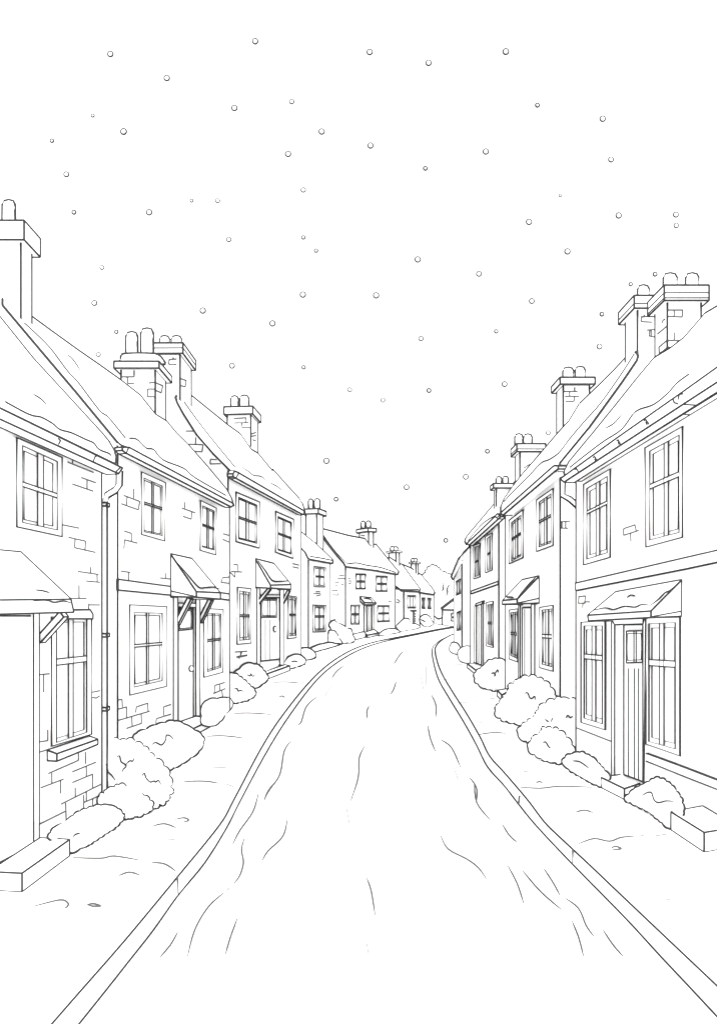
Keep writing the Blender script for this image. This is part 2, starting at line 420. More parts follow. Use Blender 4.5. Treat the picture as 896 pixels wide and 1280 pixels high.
h.chimney(33, 313.4, 284, 322, .8, 518, (508.5, 518), [(288.7, 297.7, 495.3, 508.5), (300, 311, 494.5, 508.5)],
          [c6('95,185 160,180 160,205'), c6('97,207 175,205'), c6('137,207 140,232 180,232')], [c6('190,265 212,258'), c6('190,278 212,275'), c6('195,297 212,303')], over=.12, zbot=5)

# ================================================================== L4 small
h = House('cottage', 'narrow low house on the left, squeezed in before the wide detached house', GL,
          d1('98,1276 272,1235'), d1('98,568 290,600'), d1('-18,310')[0], 2.5)
h.wall([d1('155,830 190,828'), d1('135,848 195,842'), d1('160,865 198,855')])
h.roof(d1('98,568 75,520 38,478 -60,420 -200,260 -18,305 40,355 160,450 290,575 296,588 290,605 110,572'), [], [d1('110,548 200,562 285,580')])
h.window(d1('145,630 235,640 230,792 145,790'), d1('155,642 225,650 222,780 155,778'), .5, .48, .14, .06, w=1.4, wi=1.0, sash=0)
h.window(d1('135,937 237,940 235,1148 135,1153'), d1('147,947 227,950 225,1137 147,1140'), .5, .42, .14, .06, w=1.4, wi=1.0, sash=.1)

# ================================================================== L5 detached
h = House('detached_house', 'wide house in the middle distance with small porch, four windows and two chimneys', GL,
          d1('395,1180 790,1140'), d1('400,628 808,690'), d1('180,335')[0], 2.5)
h.wall([d1('415,722 432,722'), d1('420,745 437,742 436,765 418,768'), d1('735,908 765,906')],
       [d1('345,700 385,697'), d1('333,725 395,725'), d1('308,760 340,757'), d1('308,785 332,782'), d1('360,768 382,772'), d1('285,822 332,820'), d1('290,855 338,857 337,838')])
h.roof(d1('395,628 380,600 330,545 250,440 172,338 180,328 215,328 420,382 545,405 590,462 635,450 720,555 800,650 820,672 812,694 640,662 410,632'),
       [d1('420,462 485,510'), d1('543,508 577,520')], [d1('192,345 310,505 415,612'), d1('418,608 480,600 560,618 650,632 700,645 795,677')])
for o in ('478,688 557,690 555,808 478,808', '640,705 730,710 728,828 638,828'):
    q = d1(o); c = (sum(a for a, b in q) / 4, sum(b for a, b in q) / 4)
    h.window(q, [(a + (c[0] - a) * .14, b + (c[1] - b) * .12) for a, b in q], .5, .5, .16, .1, w=1.5, wi=1.0, sash=0)
for o in ('438,937 507,937 505,1090 438,1090', '650,942 745,942 748,1068 650,1072'):
    q = d1(o); c = (sum(a for a, b in q) / 4, sum(b for a, b in q) / 4)
    h.window(q, [(a + (c[0] - a) * .14, b + (c[1] - b) * .12) for a, b in q], .5, .48, .16, .08, w=1.5, wi=1.0, sash=0)
h.canopy(d1('507,870 510,905 545,915 545,936'), d1('600,878 640,920 632,935'), [d1('540,885 590,890 610,912')])
h.door(d1('565,945 608,945 608,1140 568,1150'), post=[d1('545,940 560,940 562,1152 545,1160'), d1('610,935 622,935 625,1135 610,1138')], lines=[d1('578,955 580,1140'), d1('597,955 597,1138')], w=1.4)
h.step(d1('545,1160 625,1135 660,1160 570,1178'), .22)
h.chimney(55.6, d1('165,0')[0][0], d1('78,0')[0][0], d1('215,0')[0][0], .8, d1('0,205')[0][1], (d1('0,168')[0][1], d1('0,207')[0][1]),
          [(385.6, 391, 624.3, 635.5), (393, 399.7, 624, 635.5)], over=.2, zbot=4)
h.chimney(66.2, d1('580,0')[0][0], d1('507,0')[0][0], d1('618,0')[0][0], .8, d1('0,350')[0][1], (d1('0,322')[0][1], d1('0,350')[0][1]),
          [(451.3, 456, 652, 659.8), (457.5, 463, 651.8, 659.8)], [d1('520,380 550,383')], over=.2, zbot=4)

# ================================================================== L6 two distant cottages
h = House('cottage', 'small distant cottage with one wide shuttered window, right of the detached house', GL,
          px('504.6,786 524,782'), d2('248,442 360,440'), d2('145,205')[0], 2.5)
h.wall([d2('205,500 222,515'), d2('200,520 215,525')])
h.roof(d2('248,442 235,440 190,408 120,330 145,205 215,250 235,255 300,345 363,430 358,447'), [], [d2('195,425 240,432 350,432')], w=2.1)
h.window(d2('275,475 332,475 332,560 275,560'), d2('282,481 326,481 326,554 282,554'), .5, None, .45, .05, w=1.4, wi=1, sash=0)
h.chimney(77, 494.8, 486, 499, .8, 690.7, (688.6, 690.7), [(488, 492.2, 683.5, 688.5), (492, 497, 684, 688.5)], over=.2, zbot=3, cw=1.0)
h = House('cottage', 'last cottage of the left row, two narrow windows, in front of the snowy tree', GL,
          px('524.3,782 541.8,779'), d2('360,452 460,466'), d2('240,257')[0], 2.5)
h.wall()
h.roof(d2('360,452 300,345 235,255 295,280 370,330 440,415 465,452 460,468'), [], [], w=2.1)
h.window(d2('375,490 398,490 398,565 375,562'), d2('379,495 394,495 394,560 379,558'), .5, None, .4, .05, w=1.2, wi=.8, sash=0)
h.window(d2('415,492 440,494 440,567 416,565'), d2('420,497 436,499 436,562 420,560'), .5, None, .4, .05, w=1.2, wi=.8, sash=0)
h.chimney(86, 519.8, 514, 522.5, .9, 704.5, (702.5, 704.5), [(514, 517, 698.5, 702.5), (517, 521, 698.5, 702.5)], over=.2, zbot=3, cw=1.0)
# far cottage across the bend
h = House('cottage', 'tiny far cottage where the road disappears, only its gable edge showing', 'houses beyond the bend',
          d2('520,683 760,690'), d2('515,570 760,575'), d2('640,470')[0], 3.0)
h.wall()
h.roof(d2('515,573 512,562 600,495 660,450 720,450 765,578'), [], [d2('520,568 600,508')], w=2.1)
h.window(d2('580,600 606,594 606,655 580,653'), d2('585,604 601,600 601,649 585,649'), None, .5, .1, .08, w=1.2, wi=.8, sash=0)

# ================================================================== R1 nearest on the right
h = House('terraced_house', 'nearest house on the right, wide snowy canopy over its plank door, clamped gutter', GR,
          px('720,957 960,1066'), px('706,596 960,417'), (882, 391), 2.5, near=1)
h.wall([d6('440,832 440,792 510,768 518,808'), d6('440,833 533,803'), d6('483,822 485,870'), d6('162,1212 205,1207'), d6('165,1213 162,1252 205,1250'), d6('205,1207 200,1255'), d6('200,1243 232,1243'), d6('190,1252 188,1280'), d7('113,715 279,780')])
h.roof(px('706,596 705,590 711,578 740,543 770,506 797,472 818,447 838,435 855,422 882,391 1190,211 960,417'),
       [d4('475,835 520,810 560,762')], [d4('295,1035 390,960 470,900 560,840 630,750 720,715 790,660 840,605 900,560')])
h.box('gutter', px('700,598.5 770,548 854,489 960,413 960,436 854,505 705,602.5'), .32, d0=.14,
      ticks=[d4('318,1045 328,1042 340,1062'), d4('412,985 420,980 432,1000'), d4('420,992 424,1003'), d4('532,900 540,895 551,915'), d4('539,905 544,918'), d4('672,797 680,792 697,815'), d4('680,803 687,818'), d4('820,690 825,705 845,712'), d4('870,660 850,665 845,690')])
h.box('fascia', px('716,597.6 853.6,511.7 960,445 960,452 854,517.5 720,601'), .1, w=1.5)
ZP = h.A.y + .1
pipe('downpipe', h, [at(703, 601, ZP - .05), at(702.7, 619, ZP), at(712, 624, ZP), at(721, 632, ZP + .05), at(726, 640, ZP + .1), at(726, 900, ZP + .1)], .037)
h.window(d6('195,520 357,425 357,968 195,1015'), d6('213,545 340,470 340,940 213,980'), .53, .34, .17, .04, sash=.1)
h.window(d6('572,295 802,163 802,845 578,905'), d6('600,315 782,215 782,815 600,862'), .56, .4, .14, .05, sash=.08)
h.window(d7('137,218 250,212 250,725 137,690'), d7('150,235 237,235 237,697 150,670'), .52, .33, .2, .05, sash=.08)
h.window(d7('442,198 602,195 602,848 442,792'), d7('455,225 580,220 580,815 455,780'), .48, .33, .17, .05, sash=.07)
h.box('string_course', d6('142,1128 820,970 1330,852 1330,930 820,1040 145,1173'), .04, w=1.5)
h.box('plinth_course', d7('432,832 617,900 980,1040 980,1085 617,943 432,868'), .03, w=1.4)
h.canopy(d7('610,18 608,190 465,165 465,196'), d7('300,75 168,185 172,212'), [d7('195,162 250,150 290,158 340,143 390,147 420,135 463,138'), d7('350,103 370,90 392,95'), d7('463,138 500,110 530,80 560,65 605,22')], edge=.14)
h.door(d7('338,230 428,228 428,970 338,936'), post=[d7('280,208 294,230 294,938 280,942'), d7('428,204 440,200 432,985 428,982'), d7('282,206 436,200 428,226 294,230')],
       lines=[d7('360,435 360,945'), d7('388,435 388,955'), d7('407,435 407,962')], light=d7('350,260 425,258 425,407 350,410'), lbar=.55)
h.step(d7('232,950 340,935 430,972 340,1002'), .155)
h.step(px('838.7,1015.4 878,1008 922,1034 880,1041'), .22)
h.chimney(13.4, 834, 876, 818.7, .95, 378, (359, 378), [(829, 846, 341.5, 360), (857, 873, 341.5, 360)],
          [d4('792,233 868,233 866,268 792,265'), d4('825,230 825,265'), d4('825,347 825,385'), d4('792,388 855,388'), d4('792,423 830,423')],
          [d4('740,355 788,315'), d4('788,388 747,422 750,458 788,425'), d4('763,298 768,285 778,280'), d4('755,450 788,432')], over=.1, capline=[368.5, 374.8], zbot=4)

# ================================================================== R2
h = House('terraced_house', 'second house on the right, tall flat front, small canopy over a plain door', GR,
          px('632,866 700,905'), d3('355,282 672,12'), (795, 441), 1.8, near=1)
h.wall([], [d6('55,750 110,745'), d6('55,788 97,790'), d6('83,750 83,788'), d6('60,750 60,788')])
h.roof(d4('238,1040 242,1015 390,835 560,600 635,490 641,468 636,452 622,444 605,452 575,480 520,540 450,610 345,710 290,800 230,865 150,960 60,1062') + px('642,607 630,624 626,634 626,643'),
       [], [d4('620,460 560,555 450,710 370,800 290,895 240,960 190,995 150,1012 90,1075 0,1165 -40,1210')])
h.box('gutter', d3('345,280 640,18 655,8 675,10 675,28 655,42 360,292'), .36, d0=.1, back=False)
h.window(d3('395,322 473,262 473,535 395,570'), d3('408,335 463,292 463,525 408,555'), .5, .44, .22, .04, sash=.09)
h.window(d3('552,205 645,140 645,465 552,500'), d3('565,218 635,170 635,450 565,475'), .52, .44, .2, .04, sash=.08)
h.window(d3('395,835 445,828 443,1132 395,1115'), d3('403,850 440,845 438,1112 403,1095'), .5, .48, .26, .04, sash=.1)
h.window(d3('570,820 645,808 645,1185 570,1165'), d3('582,835 638,828 638,1160 582,1145'), .5, .48, .28, .06, sash=.08)
h.canopy(d3('567,640 567,795 440,772 440,800'), d3('470,662 358,780 357,803'), [d3('378,760 395,760 420,762'), d3('440,768 480,720 510,685 545,648')], edge=.18)
h.door(d3('472,822 520,820 520,1240 472,1225'), post=[d3('448,805 456,805 456,1225 448,1222'), d3('522,802 540,800 540,1250 522,1245')], lines=[d3('484,830 484,1225')])
h.step(d8('305,312 352,304 352,318 325,332'), .16)
h.chimney(16.6, d4('638,0')[0][0], 824, d4('577,0')[0][0], .9, 387, (371.7, 387.5), [(797, 811, 356.5, 372)],
          [d4('655,268 715,265'), d4('660,268 655,290 675,293 712,295'), d4('672,258 674,270'), d4('685,335 722,332'), d4('700,335 697,365 722,370'), d4('708,335 708,365')], over=.12, capline=[381.6], zbot=4)
h.chimney(21.9, d4('260,0')[0][0], d4('393,0')[0][0], d4('228,0')[0][0], .8, 481.5, (473, 481.5), [(703.5, 716.5, 459.6, 473), (719, 731, 458.6, 473)],
          [d4('265,648 333,648'), d4('268,673 340,673'), d4('272,698 315,698 317,675'), d4('318,628 318,648'), d4('292,650 293,670')], over=.13, zbot=4)

# ================================================================== R3
h = House('terraced_house', 'third house on the right, narrow, thin band between storeys, no canopy over its door', GR,
          px('588,832 623.3,850'), d3('160,460 335,300'), d3('612,-68')[0], 1.8, near=1)
h.wall()
h.roof(d3('150,460 142,445 148,425 160,408 310,230 425,105 612,-68 560,60 345,292'), [], [d3('160,440 230,355 280,315 318,295')])
h.box('gutter', d3('155,452 312,302 325,285 345,288 348,300 335,312 165,465'), .24, d0=.08, ticks=[d3('315,300 330,312')])
h.box('string_course', d3('178,727 331,671 331,688 178,742'), .03, w=1.5)
h.window(d3('193,465 228,453 228,645 193,657'), d3('200,475 223,465 223,635 200,645'), .6, .5, .4, .03, w=1.5, wi=1.1, sash=0)
h.window(d3('260,415 297,395 297,605 260,622'), d3('270,425 290,408 290,600 270,608'), .75, .5, .3, .03, w=1.5, wi=1.1, sash=0)
h.window(d3('265,792 303,785 303,1050 265,1040'), d3('272,805 298,800 298,1038 272,1030'), .5, .46, .3, .04, w=1.5, wi=1.1, sash=0)
h.door(d3('210,808 236,802 236,1150 210,1140'), post=[d3('198,812 207,806 207,1140 194,1135'), d3('240,795 247,785 247,1155 240,1152'), d3('203,800 247,783 247,797 203,812')], lines=[d3('222,815 222,1145')], w=1.4)
h.step(d3('157,1143 205,1140 246,1160 205,1180'), .17)
h.chimney(26, d5('187,0')[0][0], d5('285,0')[0][0], d5('167,0')[0][0], .8, 565.2, (555.5, 565.2), [(643.5, 653, 542.8, 556), (654.5, 664.6, 543, 556)],
          [d5('205,170 225,155 240,150')], [], over=.14, capline=[562], zbot=4)
h.chimney(31.5, d5('76,0')[0][0], d5('145,0')[0][0], d5('68,0')[0][0], .8, 610.5, (605, 610.5), [(620, 626.6, 596.4, 605), (628.4, 634.8, 596, 605)], over=.15, zbot=4)

# ================================================================== R4
h = House('terraced_house', 'farthest house on the right at the bend, a sliver with two narrow windows', GR,
          px('567.5,802 577.3,812'), d3('70,655 125,556'), d3('240,405')[0], 1.8, near=1)
h.wall()
h.roof(d3('70,660 63,645 85,590 105,542 135,505 172,468 240,405 240,425 172,492 125,556'), [], [d3('107,545 127,552'), d3('75,650 100,600 112,560')], w=2.1)
h.window(d3('92,672 115,658 115,740 92,750'), d3('96,677 111,668 111,735 96,742'), .5, None, .6, .05, w=1.3, wi=1, sash=0)
h.window(d3('95,850 115,840 115,948 95,952'), d3('99,855 111,848 111,942 99,945'), .5, None, .6, .05, w=1.3, wi=1, sash=0)

# ------------------------------------------------------------------ bushes and mounds
def scallop(p, size, amp, cen):
    """leafy edge: little outward arcs of about `size` along the outline"""
    out = []; N = len(p)
    for i in range(N):
        a, b = V((*p[i], 0)), V((*p[(i + 1) % N], 0)); L = (b - a).length
        n = max(1, round(L / size)); t = (b - a).normalized() if L > 0 else V((1, 0, 0)); nn = V((t.y, -t.x, 0))
        if nn.dot((a + b) / 2 - cen) < 0: nn = -nn
        for k in range(n):
            q0, q1 = a.lerp(b, k / n), a.lerp(b, (k + 1) / n); am = amp * random.uniform(.6, 1.25)
            for s_ in (0, .2, .4, .6, .8):
                q = q0.lerp(q1, s_) + nn * am * (math.sin(math.pi * s_) ** .7 if s_ else 0)
                out.append((q.x, q.y))
    return out
def shrub(name, label, cat, group, outline, base, T=.3, leaf=(8, 2.4), marks=(), fine=False, m='snow', lump=.0, w=2.0):
    A, B = G(*base[0]), G(*base[1])
    n = V(((B - A).y, -(B - A).x, 0)).normalized()
    cen2 = V((sum(q[0] for q in outline) / len(outline), sum(q[1] for q in outline) / len(outline), 0))
    o = scallop(outline, leaf[0], leaf[1], cen2) if leaf else smooth(outline, 4, True)
    rim = []
    for q in o:
        p = hit(*q, A, n)
        if p.z < .012: p = G(q[0], q[1], .012)      # the foot lies on the pavement
        rim.append(p)
    c = hit(cen2.x, cen2.y, A, n); v = (CAM - c).normalized() * T
    mb = MB(); mb.pillow(rim, v, c, lump=lump, w=w)
    ang = [math.atan2(q[1] - cen2.y, q[0] - cen2.x) for q in o]; rad = [math.hypot(q[1] - cen2.y, q[0] - cen2.x) for q in o]
    def surf(x, y):
        a = math.atan2(y - cen2.y, x - cen2.x); k = min(range(len(o)), key=lambda i: abs((ang[i] - a + math.pi) % (2 * math.pi) - math.pi))
        r = min(.97, math.hypot(y - cen2.y, x - cen2.x) / max(rad[k], .1))
        p = hit(x, y, A, n)
        return p + v * (math.sqrt(1 - r * r) + .04)
    strokes(mb, surf, marks, 1.4, 1, True)
    org = V(((A.x + B.x) / 2, (A.y + B.y) / 2, 0))
    return tag(mb.build(name, m, None, org), label, cat, group)
GB, GM = 'leafy bushes by the house walls', 'snow mounds along the house walls'
shrub('bush', 'largest bush on the left, leafy, filling the gap between the two nearest houses', 'bush', GB,
      c3('395,70 410,45 438,62 470,112 505,120 545,107 590,125 635,142 660,178 690,212 745,247 775,300 780,360 775,400 755,435 690,463 640,500 540,515 430,520 380,300'), px('130,1010 200,1005'), .3, (10.5, 4.2),
      [c3('498,200 512,195 520,225 540,238 545,250 530,265 527,278'), c3('545,238 565,220 580,222 588,205'), c3('435,245 445,240 450,275 470,295 490,322'), c3('627,300 640,283 650,310 670,330 690,325 700,330 715,322 728,345')])
shrub('bush', 'scalloped little bush at the foot of the biggest bush by the brick corner', 'bush', GB,
      c3('400,410 430,400 440,372 490,370 507,347 540,350 555,377 600,400 640,405 670,430 685,465 670,485 630,495 590,515 530,517 470,520 400,500'), px('128,1021 190,1018'), .14, (9, 3.4), w=1.8)
shrub('snow_mound', 'long low snow mound beside the left doorstep, against the nearest brick wall', 'snow mound', GM,
      c3('125,630 160,575 220,555 265,510 300,490 370,465 410,458 450,455 500,475 522,500 530,520 490,570 430,605 370,645 350,665 300,680 250,712 236,690 225,660'), px('88,1060 158,1026'), .16, (10, 1.9),
      [c3('258,630 275,612 300,605 340,605 372,590')])
shrub('snow_mound', 'broad snow mound under the left house with the string course, next to its doorstep', 'snow mound', GM,
      c5('112,1130 130,1095 180,1080 235,1052 330,1030 380,1045 440,1080 480,1110 488,1140 465,1190 420,1225 370,1260 330,1280 280,1300 150,1250'), px('200,968 254,936'), .22, (11, 1.8), marks=
      [c5('218,1155 235,1145 265,1158 285,1135 290,1108 310,1110 328,1128')])
shrub('snow_mound', 'rounded snow mound on the far side of the doorstep of the second left house', 'snow mound', GM,
      c5('475,960 510,917 560,912 610,905 637,920 643,945 600,990 575,1035 530,1058 480,1050'), px('262,909 291,884'), .2, (10, 1.6), w=1.5)
shrub('bush', 'upper of the two overlapping bushes beside the doorstep of the third left house', 'bush', GB,
      c7('95,905 130,880 165,848 210,852 245,865 280,910 290,935 260,965 220,990 150,1000'), px('308,862 334,851'), .3, (8, 1.3), [c7('175,912 190,918 195,908 205,922 218,912')])
shrub('bush', 'lower scalloped bush at the corner where the second and third left houses meet', 'bush', GB,
      c7('60,905 100,905 150,940 215,1000 215,1030 185,1050 100,1073 60,1073'), px('284,880 318,873'), .25, (6, 1.8), [c7('103,992 118,990 125,1005 140,1000 160,1020')])
shrub('snow_mound', 'snow mound just past the doorstep of the third left house', 'snow mound', GM,
      c7('378,862 385,835 420,805 460,797 490,815 500,840 480,860 415,880 380,885'), px('353,837 382,831'), .3, (8, 1), [c7('422,840 440,836 458,842')])
shrub('snow_mound', 'small snow mound at the end corner of the third left house', 'snow mound', GM,
      c7('470,765 510,760 545,780 558,805 550,822 500,832 470,828'), px('375,826 394,822'), .3, (9, .6))
shrub('snow_bank', 'low flat snow bank along the foot of the narrow low left house', 'snow bank', GM,
      c7('515,768 560,748 640,730 665,738 703,742 640,762 545,788'), px('387,816 427,806'), .25, (12, .4))
shrub('bush', 'pointed bush against the brick gable of the detached house', 'bush', GB,
      d1('265,1085 310,1055 335,1090 375,1100 398,1135 430,1125 445,1150 442,1180 468,1215 450,1240 370,1245 320,1230'), px('414,805 443,803'), .5, (6, 1.1))
shrub('bush', 'little rounded bush in front of the pointed bush by the detached house', 'bush', GB,
      d1('262,1142 300,1142 322,1165 335,1200 368,1240 330,1258 262,1262'), px('411,807 428,806'), .4, (7, .6))
shrub('snow_bank', 'snow bank left of the detached house doorstep', 'snow bank', GM, d1('440,1178 490,1165 545,1150 562,1195 475,1217'), px('440,801 458,797'), .35, (10, .3), w=1.5)
shrub('snow_bank', 'snow bank right of the detached house doorstep', 'snow bank', GM, d1('662,1170 690,1145 720,1130 790,1125 835,1152 800,1165 662,1185'), px('473,796 500,791'), .35, (10, .3), w=1.5)
shrub('snow_mound', 'snow heap around the wooden post in front of the distant cottage', 'snow mound', GM,
      d2('195,690 225,658 255,632 285,637 292,672 312,676 325,668 370,695 330,710 220,727'), px('496,788 526,785'), .5, (9, .3), w=1.5)
shrub('snow_mound', 'arched snow heap in front of the last cottage of the left row', 'snow mound', GM,
      d2('358,640 375,615 400,605 430,620 445,650 458,668 432,692 400,692 370,670'), px('524,784 541,782'), .5, (9, .3), [d2('365,640 395,655 422,688')], w=1.5)
shrub('bush', 'smallest bush on the right, at the foot of the farthest right house', 'bush', GB,
      d8('80,115 93,86 118,90 132,112 128,130 118,145 95,135 84,127'), px('562,817 574,819'), .3, (6, .5), w=1.5)
shrub('bush', 'small half-hidden bush at the far corner of the third right house', 'bush', GB,
      d8('120,140 128,118 158,103 178,108 200,120 200,185 150,183 125,165'), px('573,828 592,829'), .3, (7, .7), w=1.5)
shrub('bush', 'medium round bush on the right, between the second and third house doorsteps', 'bush', GB,
      d8('200,255 205,225 245,200 255,180 305,163 338,172 370,190 375,310 300,310 250,300 215,280'), px('596,862 638,864'), .3, (8, 2.2),
      [d8('275,235 285,228 295,240 285,245'), d8('290,232 300,222 305,215 310,228')])
shrub('bush', 'biggest round bush on the right, in front of the door of the second right house', 'bush', GB,
      d8('295,405 312,372 355,345 358,305 380,280 405,275 412,257 450,248 490,255 520,268 550,295 568,340 580,352 590,400 500,440 430,472 380,462 320,440'), px('619,902 697,904'), .32, (10, 3.8),
      [d8('432,325 445,322 455,345 465,348 478,338 480,355'), d8('390,382 408,395 420,412'), d8('410,395 420,378')])
shrub('bush', 'wide bush on the right, tucked against the corner of the nearest right house', 'bush', GB,
      d8('400,510 415,482 445,466 490,432 495,402 530,372 575,360 600,345 650,365 672,358 700,360 700,590 600,600 520,590 440,548'), px('648,928 727,930'), .3, (10, 3.8),
      [d8('527,445 540,455 552,460 562,438'), d8('622,440 632,428 642,438 655,432')])
shrub('bush', 'low bush in front of the wide right bush, spreading onto the pavement', 'bush', GB,
      d8('447,580 460,547 505,522 510,497 530,488 590,500 620,530 650,565 668,605 655,635 605,650 540,640 480,610'), px('660,950 718,953'), .22, (9.5, 3.4),
      [d8('517,555 530,552 545,575 560,582')])
shrub('snow_mound', 'snow mound leading up to the doorstep of the nearest right house', 'snow mound', GM,
      d8('608,650 620,625 650,610 690,600 740,620 770,650 800,685 830,708 800,760 740,740 690,705 640,680'), px('703,957 752,983'), .18, (8, 2.2),
      [d8('655,640 690,645 730,673')])
shrub('snow_mound', 'nearest snow mound on the right, between the two doorsteps', 'snow mound', GM,
      d7('340,1052 385,1005 430,985 460,970 480,955 510,955 560,985 580,1015 600,1040 612,1068 620,1110 575,1180 548,1190 520,1160 460,1110 400,1078'), px('780,1001 838,1034'), .13, (8, 2.2),
      [d7('425,1035 445,1022 468,1022 480,1055 500,1068 535,1060 570,1062')])

# far tree
Zt = 100.0
t = tag(empty('snowy_tree', (9.5, Zt, 0)), 'big round snow-laden tree rising behind the far bend of the road', 'tree')
o = scallop(d2('372,345 385,330 405,320 412,295 438,270 460,265 482,278 494,297 505,312 552,325 600,345 640,400 640,560 560,630 470,620 420,560'), 7, 1.7, V((551, 739, 0)))
rim = [hit(*q, V((0, Zt, 0)), V((0, 1, 0))) for q in o]
mb = MB(); mb.pillow(rim, V((0, -2.2, 0)), lump=.1, w=2.3)
strokes(mb, lambda x, y: hit(x, y, V((0, Zt - 2.35, 0)), V((0, 1, 0))), [d2('522,380 530,395 522,410 528,425 515,440'), d2('575,398 560,410 553,430 556,450 548,475')], 1.3, 1, True)
mb.build('crown', 'snow', t, V((9.5, Zt, 0)))
mb = MB()
for k in range(8):
    a, b = 2 * math.pi * k / 8, 2 * math.pi * (k + 1) / 8
    c = V((11.4, Zt + .3, 0)); f = lambda an, z, r: c + V((math.cos(an) * r, math.sin(an) * r, z))
    mb.face([f(a, -.05, .4), f(b, -.05, .4), f(b, 2.6, .25), f(a, 2.6, .25)])
mb.build('trunk', 'stone', t, V((9.5, Zt, 0)))
# post by the distant cottage
b = G(517.5, 785); Zb = b.y - .6
p = tag(empty('wooden_post', V((b.x, Zb, 0))), 'thin post with a crossbar and rungs standing in the snow heap by the distant cottage', 'post')
mb = MB(); f = lambda st: [at(*q, Zb) for q in d2(st)]
mb.prism(f('313,585 323,585 323,690 313,690'), V((0, .15, 0)), 1.2)
mb.build('shaft', 'paint', p, V((b.x, Zb, 0)))
mb = MB(); mb.prism(f('297,577 337,577 337,584 297,584'), V((0, .15, 0)), 1.1); mb.build('crossbar', 'paint', p, V((b.x, Zb, 0)))
for y in (600, 618, 635, 650):
    mb = MB(); mb.prism(f(f'324,{y} 332,{y} 332,{y+4} 324,{y+4}'), V((0, .12, 0)), .9); mb.build('rung', 'paint', p, V((b.x, Zb, 0)))

# ------------------------------------------------------------------ ground, road, pavements, kerbs
LO = px('40,1310 100,1241 137.8,1198 170.6,1159.5 222,1097 273.8,1033 292,1001 327,935 354,893.5 391,848.5 424,821.6 461,805 519,792.7 568.6,783.6 640,776 760,769')
LI = px('76,1310 132,1240 165,1198 191.7,1164 222,1121 255,1081 283,1036 297,1008 329,948 358,900.5 395,851.5 428,824.5 465,807 519,794.4 568.6,785.2 640,777.2 760,770')
RO = px('976,1310 899,1236.6 853.7,1193.6 785.5,1128.8 737.5,1083 699,1047 680,1028 658.7,1000 631,967.5 612,946 600,922 583,892.5 566,866 552,842 545.5,824 543.8,811 549,803.2 558,797.2 569,792.8 600,787 680,779')
RI = px('931,1310 866,1240 826,1197.4 780.7,1148 716,1082 670,1033 644,1001 631,984 609.6,960 596,933 580,904 561.4,873.4 548,849.6 541.3,825 540.5,812 546,804.2 556,798.2 568,794 600,788 680,780')
Zr = -.12
def curve(l, z):
    return [G(*q, z) for q in smooth(l, 5)]
lo, li, ro, ri = curve(LO, 0), curve(LI, Zr), curve(RO, 0), curve(RI, Zr)
def sheet(name, poly, z, marks, label=None, extra=None):
    mb = MB(); P = [V((p[0], p[1], z)) for p in poly]
    for tr in tessellate_polygon([[q.to_tuple() for q in P]]): mb.face([P[i] for i in tr])
    strokes(mb, lambda x, y: G(x, y, z + .008), marks, 1.6, 2, True)
    o = mb.build(name, 'snow'); o['kind'] = 'structure'; return o
def back(p, q): d = (p - q).normalized(); return p + d * ((p.y + 8) / max(-d.y, .1))
bl_, bli, br_, bri = back(lo[0], lo[4]), back(li[0], li[4]), back(ro[0], ro[4]), back(ri[0], ri[4])
far = V((160, 190, 0))
sheet('pavement', [bl_] + lo + [V((200, 160, 0)), V((200, 330, 0)), V((-160, 330, 0)), V((-160, -8, 0))], 0,
      [e1(s_) for s_ in ('130,197 205,199 240,193 305,203', '340,210 375,214 405,233', '253,245 280,236 308,243', '345,112 375,107 405,117', '403,95 425,91 438,95 435,100 425,100', '367,150 403,149',
                         '25,327 95,310 117,318 115,328 108,330', '168,322 185,320 204,326 185,327 168,322')] +
      [e3(s_) for s_ in ('0,502 60,501 105,507', '130,510 150,517', '85,460 128,459', '157,437 180,436', '68,365 120,364 180,370', '150,296 200,295 265,299', '288,246 297,243 305,248', '270,202 310,201 360,205',
                         '358,202 370,199', '375,150 412,155', '418,138 430,139', '440,110 480,111', '472,98 485,98')] + [d2('460,668 520,682 600,691')])
sheet('pavement', ([br_] + ro + [V((200, 100, 0)), V((200, -8, 0))])[::-1], 0,
      [e2(s_) for s_ in ('437,9 490,12 540,7 625,9', '582,74 605,69 627,75', '648,74 664,74', '590,156 630,143 670,150 700,140 738,136', '750,135 762,135', '782,137 820,131', '675,168 685,163 700,168 695,171 677,172', '808,303 828,302')] +
      [d8(s_) for s_ in ('120,370 180,365', '200,362 230,360', '260,352 290,348', '210,463 235,461', '218,517 280,509 345,511', '425,690 450,688', '485,742 500,737 515,742', '120,259 200,257', '55,261 75,260', '66,239 86,238',
                         '97,190 140,190', '55,173 82,172', '37,108 60,107', '62,76 82,75', '15,133 30,133')])
